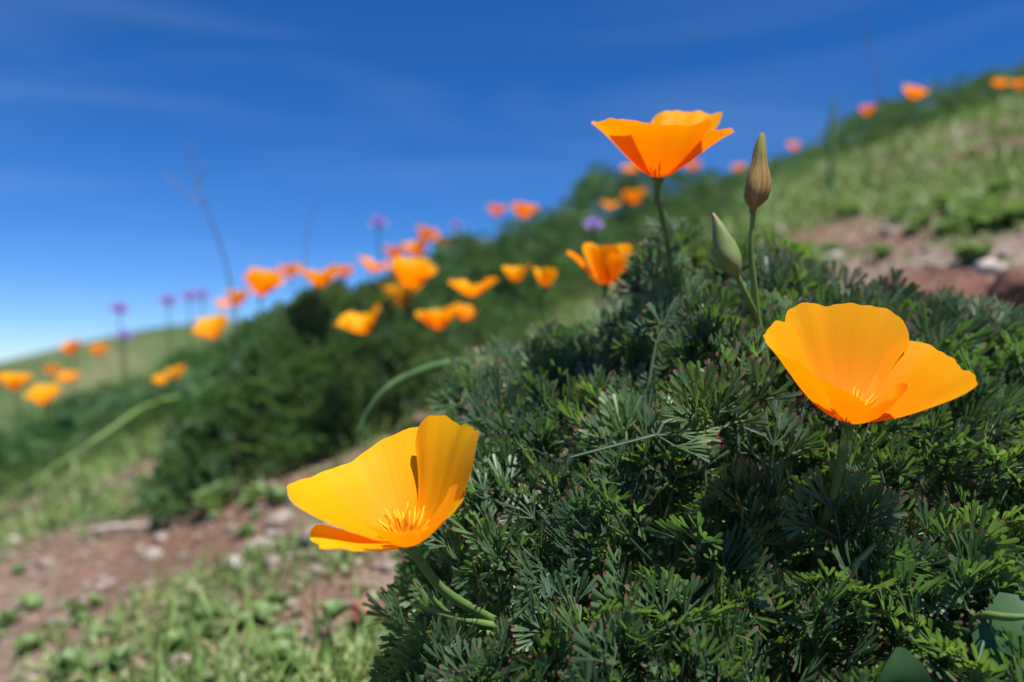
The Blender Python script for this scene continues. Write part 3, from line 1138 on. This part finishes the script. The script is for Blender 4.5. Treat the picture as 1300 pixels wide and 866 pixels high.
leaf_cloud('ground_cover', 38000, 0.45, 9, 0.0085, 3, M['cover'], 'low green seedlings and clover covering the slope', lambda v, q: q < v * 0.9, 0.65)
leaf_cloud('dry_litter', 7000, 0.45, 8, 0.009, 4, M['cover_dry'], 'dry straw coloured litter strewn over the slope', lambda v, q: q < 0.45, 0.3, 4)

# upright grass wisps
x, y, r, r_ = scatter(22000, 0.45, 8, 8)
kp = r_.random(len(x)) < veg(x, y) * .8
x, y, r = x[kp], y[kp], r[kp]
n = len(x)
hgt = r_.uniform(.012, .045, n) * np.clip(r, .8, 4) ** .4
lean = r_.normal(0, .5, (n, 2))
p0 = np.stack([x, y, ground_z(x, y) - .001], -1)
pt = p0 + np.concatenate([lean * hgt[:, None], hgt[:, None]], 1)
pm = p0 + (pt - p0) * .55 + np.array([0, 0, 1]) * (hgt * .12)[:, None]
w = np.stack([np.ones(n), r_.normal(0, .4, n), np.zeros(n)], -1) * (0.0011 * np.clip(r, .8, 4))[:, None]
V_ = np.stack([p0 - w, p0 + w, pm + w * .8, pm - w * .8, pt], 1)
b_ = (np.arange(n) * 5)[:, None]
F_ = np.concatenate([b_ + np.array([[0, 1, 2]]), b_ + np.array([[0, 2, 3]]), b_ + np.array([[3, 2, 4]])])
tag(obj('grass', mesh('grass', V_.reshape(-1, 3), F_, smooth=False), M['grass']), 'fine short grass scattered over the slope', kind='stuff')


def pebble(seed, sub=1):
    import bmesh
    bm = bmesh.new()
    bmesh.ops.create_icosphere(bm, subdivisions=sub, radius=1.0)
    rd = random.Random(seed)
    ax = [Vector((rd.gauss(0, 1), rd.gauss(0, 1), rd.gauss(0, 1))).normalized() for _ in range(5)]
    cut = [rd.uniform(.55, .9) for _ in ax]
    sxyz = (rd.uniform(.8, 1.25), rd.uniform(.75, 1.1), rd.uniform(.5, .75))
    for v_ in bm.verts:
        for a_, c_ in zip(ax, cut):
            e_ = v_.co.dot(a_) - c_
            if e_ > 0:
                v_.co -= a_ * e_
        v_.co *= 1 + rd.uniform(-.05, .05)
        v_.co = Vector((v_.co.x * sxyz[0], v_.co.y * sxyz[1], v_.co.z * sxyz[2]))
    V = np.array([tuple(v_.co) for v_ in bm.verts])
    Fc = np.array([[q.index for q in f_.verts] for f_ in bm.faces])
    bm.free()
    return V, Fc, np.zeros(len(V))


PB = [pebble(s) for s in range(6)]
x, y, r, r_ = scatter(6500, 0.4, 5, 15)
kp = r_.random(len(x)) < np.clip(1.0 - veg(x, y), .12, 1)
x, y, r = x[kp], y[kp], r[kp]
n = len(x)
Rm = np.stack([np.array(Matrix.Rotation(a_, 3, 'Z')) for a_ in r_.uniform(0, 6.28, n)])
S_ = np.clip(r_.lognormal(0, .5, n) * 0.0036, .0015, .012) * np.clip(r, .8, 3) ** .5
v, f, _t = merge(PB, r_.integers(0, 6, n), Rm, S_, np.stack([x, y, ground_z(x, y) + S_ * .15], -1))
tag(obj('gravel', mesh('gravel', v, f, smooth=False), M['stone']), 'small grey and pinkish gravel on the bare soil', kind='stuff')

# ------------------------------------------------------------------ rocks and stones
def rock(name, label, px, py, size, mat, seed, sub=4, group=None, flat=1.0, rz=0.0):
    g, d = ground_at(px, py)
    V, Fc, _ = pebble(seed, sub)
    V = V * (1 + 0.55 * (fbm(V[:, 0] * 2.5 + 9 + seed, V[:, 1] * 2.5 + V[:, 2] * 2.1 + 9, 90, 4) - .5))[:, None]
    V = V * np.array([size, size * .8, size * flat])
    o = obj(name, mesh(name, V, Fc, smooth=False), mat)
    o.location = (g.x, g.y, g.z + size * flat * 0.22)
    o.rotation_euler = (0.1, 0.12, rz)
    return tag(o, label, 'rock', group)


rock('rock', 'rough reddish-brown rock half sunk in the slope behind the golden cup-shaped poppy', 1205, 392, 0.085, M['rock'], 5, rz=.3, flat=.6)
rock('rock', 'small pale stone standing in for the bright highlight on the reddish-brown rock', 1256, 352, 0.020, M['pale'], 7, 3)  # pale stone added for the bright highlight on the rock, put into its colour
rock('rock', 'dark red-brown rock at the foot of the upper slope beyond the larger reddish rock', 1310, 392, 0.05, M['rock'], 11, 3)
for i, (px, py, s_) in enumerate(((195, 710, .014), (130, 752, .012), (245, 760, .013), (330, 700, .016), (360, 668, .02), (375, 645, .018), (300, 720, .011), (60, 720, .012), (420, 680, .015), (1060, 330, .018), (1130, 300, .02), (990, 300, .02), (640, 395, .03), (400, 690, .016), (205, 690, .013), (20, 690, .014))):
    rock('stone', 'small weathered grey stone lying on the bare brown soil', px, py, s_, M['stone'] if i % 3 else M['pale'], 20 + i, 2, 'small stones on the bare soil', rz=i)

# ------------------------------------------------------------------ weeds
def weed_leaf(ln, w, seed, tooth=0.0):
    rd = random.Random(seed)
    nu_, nv_ = 5, 7
    V = []
    for j in range(nv_):
        t_ = j / (nv_ - 1)
        hw = w * (math.sin(math.pi * min(1, t_ ** .8 * .93 + .04)) ** .8) * (1 + (tooth if j % 2 else -tooth)) if t_ > .12 else w * .14
        for i in range(nu_):
            u = -1 + 2 * i / (nu_ - 1)
            V.append((u * hw, ln * t_, ln * (.30 * math.sin(t_ * 2.2) - .05) + abs(u) * hw * .35 + rd.uniform(-.01, .01) * ln))
    Fc = [(j * nu_ + i, j * nu_ + i + 1, (j + 1) * nu_ + i + 1, (j + 1) * nu_ + i) for j in range(nv_ - 1) for i in range(nu_ - 1)]
    return mesh('leaf', V, Fc)


WL = {}
for mt in ('weed', 'weed_dark', 'weed_red'):
    WL[mt] = [weed_leaf(1.0, rw, sd, tt) for sd, (rw, tt) in enumerate(((.42, .0), (.34, .06), (.5, .04)))]
    for m_ in WL[mt]:
        m_.materials.append(M[mt])


def weed(label, px, py, size, n, seed, mat='weed', group=None, up=(.15, .9)):
    g, d = ground_at(px, py)
    g.z -= 0.001
    rd = random.Random(seed)
    root = empty('weed', g, label, 'weed', group)
    for i in range(n):
        a = i * 2.4 + rd.uniform(-.4, .4)
        q = Quaternion((0, 0, 1), a) @ Quaternion((1, 0, 0), rd.uniform(*up))
        obj('leaf', WL[mat][rd.randrange(3)], None, root, (0, 0, 0), q, size * rd.uniform(.65, 1.15))
    return root


wn_ = 0
for (x0, x1, y0, y1, cnt, s0, s1, lab, grp, mat) in (
        (0, 420, 770, 866, 22, .012, .022, 'broad-leaved bright green weed low on the ground left of the foreground plant', 'weeds on the ground left of the foreground plant', 'weed'),
        (0, 420, 600, 740, 14, .011, .018, 'small bright green weed beside the bare brown soil', 'weeds around the bare brown soil', 'weed'),
        (300, 440, 560, 650, 16, .014, .026, 'small pale weed between the bushy plant and the foreground plant', 'weeds between the bushy plant and the foreground plant', 'weed'),
        (0, 240, 530, 620, 12, .016, .028, 'pale green weed on the slope below the distant hill', 'weeds below the distant hill', 'weed'),
        (1000, 1300, 180, 340, 34, .024, .045, 'bright green weed clump on the upper slope behind the foreground plant', 'weed clumps on the upper slope', 'weed'),
        (880, 1100, 215, 290, 12, .03, .045, 'bright green weed clump on the upper slope behind the foreground plant', 'weed clumps on the upper slope', 'weed')):
    for i in range(cnt):
        wn_ += 1
        weed(lab, U(x0, x1), U(y0, y1), U(s0, s1), random.randint(5, 9), wn_, mat, grp)
weed('reddish pink weed tucked beside the lower left edge of the foreground plant', 470, 800, .022, 6, 301, 'weed_red')
weed('bright green weed at the shaded foot of the bushy plant', 270, 655, .045, 9, 302)
weed('tall pale green leafy weed before the stony strip beside the foreground plant', 430, 640, .03, 8, 303)


def broad(label, px, py, d, size, seed, axis):
    p = P(px, py, d)
    foot = Vector((p.x + .01, p.y + .05, 0))
    foot.z = gz(foot.x, foot.y)
    root = empty('weed', foot, label, 'weed')
    me_ = weed_leaf(1.0, .46, seed, .05)
    q = Matrix(frame(np.array(axis[0], float), np.array(axis[1], float)).tolist()).transposed().to_quaternion()
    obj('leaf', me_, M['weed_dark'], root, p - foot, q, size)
    obj('stalk', mesh('stalk', *tube([p - foot, (p - foot) * .5 + Vector((0, .01, 0)), Vector((0, 0, 0))], [.0009, .0012, .0014], 6)), M['stem'], root)


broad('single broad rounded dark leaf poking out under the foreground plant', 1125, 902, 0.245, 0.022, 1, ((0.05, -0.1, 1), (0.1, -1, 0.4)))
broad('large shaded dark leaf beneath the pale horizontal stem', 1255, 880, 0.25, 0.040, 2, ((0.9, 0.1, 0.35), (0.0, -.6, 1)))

# ------------------------------------------------------------------ tall thin things against the sky
def stalk(name, label, cat, pts, rad, mat, twigs=(), group=None):
    foot = pts[-1].copy()
    foot.z = gz(foot.x, foot.y) - .003
    root = empty(name, foot, label, cat, group)
    pp = [p - foot for p in pts[:-1]] + [Vector((0, 0, 0))]
    obj('stalk', mesh('stalk', *tube(pp, [rad * (.45 + .55 * j / (len(pp) - 1)) for j in range(len(pp))], 6)), M[mat], root)
    for a, b in twigs:
        obj('twig', mesh('twig', *tube([a - foot, (a + b) / 2 - foot + Vector((0, 0, -.004)), b - foot], [rad * .6, rad * .5, rad * .35], 5)), M[mat], root)
    return root


stalk('dry_stalk', 'tall thin dry stalk with side twigs standing against the sky above the bushy plant', 'stalk',
      [P(238, 178, 1.0), P(248, 225, 1.0), P(266, 275, 1.0), P(284, 325, 1.02), P(295, 380, 1.05), P(300, 480, 1.1), P(303, 570, 1.12)], .0016, 'dry',
      ((P(262, 262, 1.0), P(205, 218, 1.0)), (P(252, 235, 1.0), P(262, 205, 1.0))))
stalk('dry_stalk', 'short thin dry stalk rising against the sky between two orange poppies on the bushy plant', 'stalk',
      [P(405, 252, 1.15), P(394, 280, 1.15), P(388, 320, 1.15), P(385, 420, 1.18), P(385, 530, 1.2)], .0012, 'dry')
stalk('dry_stalk', 'faint dry stalk standing against the sky beside a poppy on the ridge', 'stalk',
      [P(1096, 30, 1.6), P(1105, 70, 1.6), P(1114, 110, 1.6), P(1120, 180, 1.6), P(1124, 300, 1.6)], .0016, 'dry')
stalk('leafy_shoot', 'dark green upright shoot in front of the upper ridge', 'shoot',
      [P(1060, 128, 2.2), P(1057, 150, 2.2), P(1056, 180, 2.2), P(1055, 260, 2.2)], .010, 'leaf_far')


def blue_dick(label, px, py, d, w, seed, group=None):
    b = P(px, py, d)
    rd = random.Random(seed)
    for it in range(60):
        b = P(px, py, d)
        h = b.z - gz(b.x, b.y)
        if h > .42:
            d *= 1.03
        elif h < .2:
            d *= .97
        else:
            break
    foot = Vector((b.x + .03, b.y + .02, 0))
    foot.z = gz(foot.x, foot.y) - .003
    root = empty('purple_flower', foot, label, 'wildflower', group)
    R0 = w / F * d * .68
    pp = [b - foot, (b - foot) * .6 + Vector((-.006, 0, 0)), Vector((0, 0, 0))]
    obj('stem', mesh('stem', *tube(pp, [.0014, .0017, .002], 6)), M['weed_dark'], root)
    for i in range(9):
        a = i * 2.4
        z = 1 - (i + .5) / 7
        q_ = math.sqrt(max(0, 1 - z * z))
        dv = Vector((math.cos(a) * q_, math.sin(a) * q_, z * .9 + .25)).normalized()
        V, Fc = [], []
        s1 = dv.orthogonal().normalized()
        s2 = dv.cross(s1)
        parts_ = [lathe([(.10, 0), (.20, .25), (.16, .55), (.2, .62)], 6)]
        for k_ in range(6):
            an = k_ * math.pi / 3
            ca, sa = math.cos(an), math.sin(an)
            parts_.append(([(ca * .14, sa * .14, .55), (ca * .38 - sa * .13, sa * .38 + ca * .13, .86), (ca * .52, sa * .52, .98), (ca * .38 + sa * .13, sa * .38 - ca * .13, .86)], [(0, 1, 2, 3)]))
        V, Fc = join(parts_)
        V = [tuple((s1 * x_ + s2 * y_ + dv * z_) * R0) for x_, y_, z_ in V]
        obj('floret', mesh('floret', V, Fc), M['purple'], root, b - foot)
    return root


GP = 'purple wildflowers left of the bushy plant'
blue_dick('purple wildflower head on a thin stem against the sky between orange poppies', 480, 286, 1.5, 18, 1)
for i, (px, py, w) in enumerate(((213, 385, 17), (240, 379, 15), (256, 377, 14), (151, 395, 18), (158, 428, 15))):
    blue_dick('blurred lilac wildflower head standing above the slope before the distant hill', px, py, 1.7, w, 5 + i, GP)
blue_dick('faint violet wildflower head among the green mounds behind the ragged orange poppy', 753, 288, 1.7, 18, 15)
blue_dick('faint bluish wildflower head against the sky beside a small orange poppy', 579, 288, 2.0, 13, 16)


def blade(label, pts, w, group=None):
    foot = pts[-1].copy()
    foot.z = gz(foot.x, foot.y) - .002
    pts = pts[:-1] + [foot]
    V, Fc = tube([p - foot for p in pts], [w * (.25 + .75 * (j / (len(pts) - 1)) ** .6) for j in range(len(pts))], 6)
    o = obj('grass_blade', mesh('grass_blade', V, Fc), M['grass'])
    o.location = foot
    return tag(o, label, 'grass blade', group)


blade('long arching pale green grass blade bending over the ground below the distant hill', [P(25, 622, .95), P(70, 592, .98), P(130, 553, 1.02), P(185, 516, 1.08), P(235, 505, 1.16), P(268, 520, 1.25), P(285, 560, 1.3)], .0045)
blade('thin bent dry-green blade near the bare brown soil', [P(200, 545, 1.2), P(240, 520, 1.2), P(275, 525, 1.22), P(300, 590, 1.25)], .002)
tw, _ = ground_at(165, 678)
o = obj('dead_twig', mesh('dead_twig', *tube([Vector((-.05, -.01, .004)), Vector((-.02, .0, .007)), Vector((.02, .004, .008)), Vector((.05, .0, .016))], [.003, .004, .0038, .002], 6)), M['pale'])
o.location = tw
tag(o, 'pale dead twig lying across the bare brown soil', 'twig')
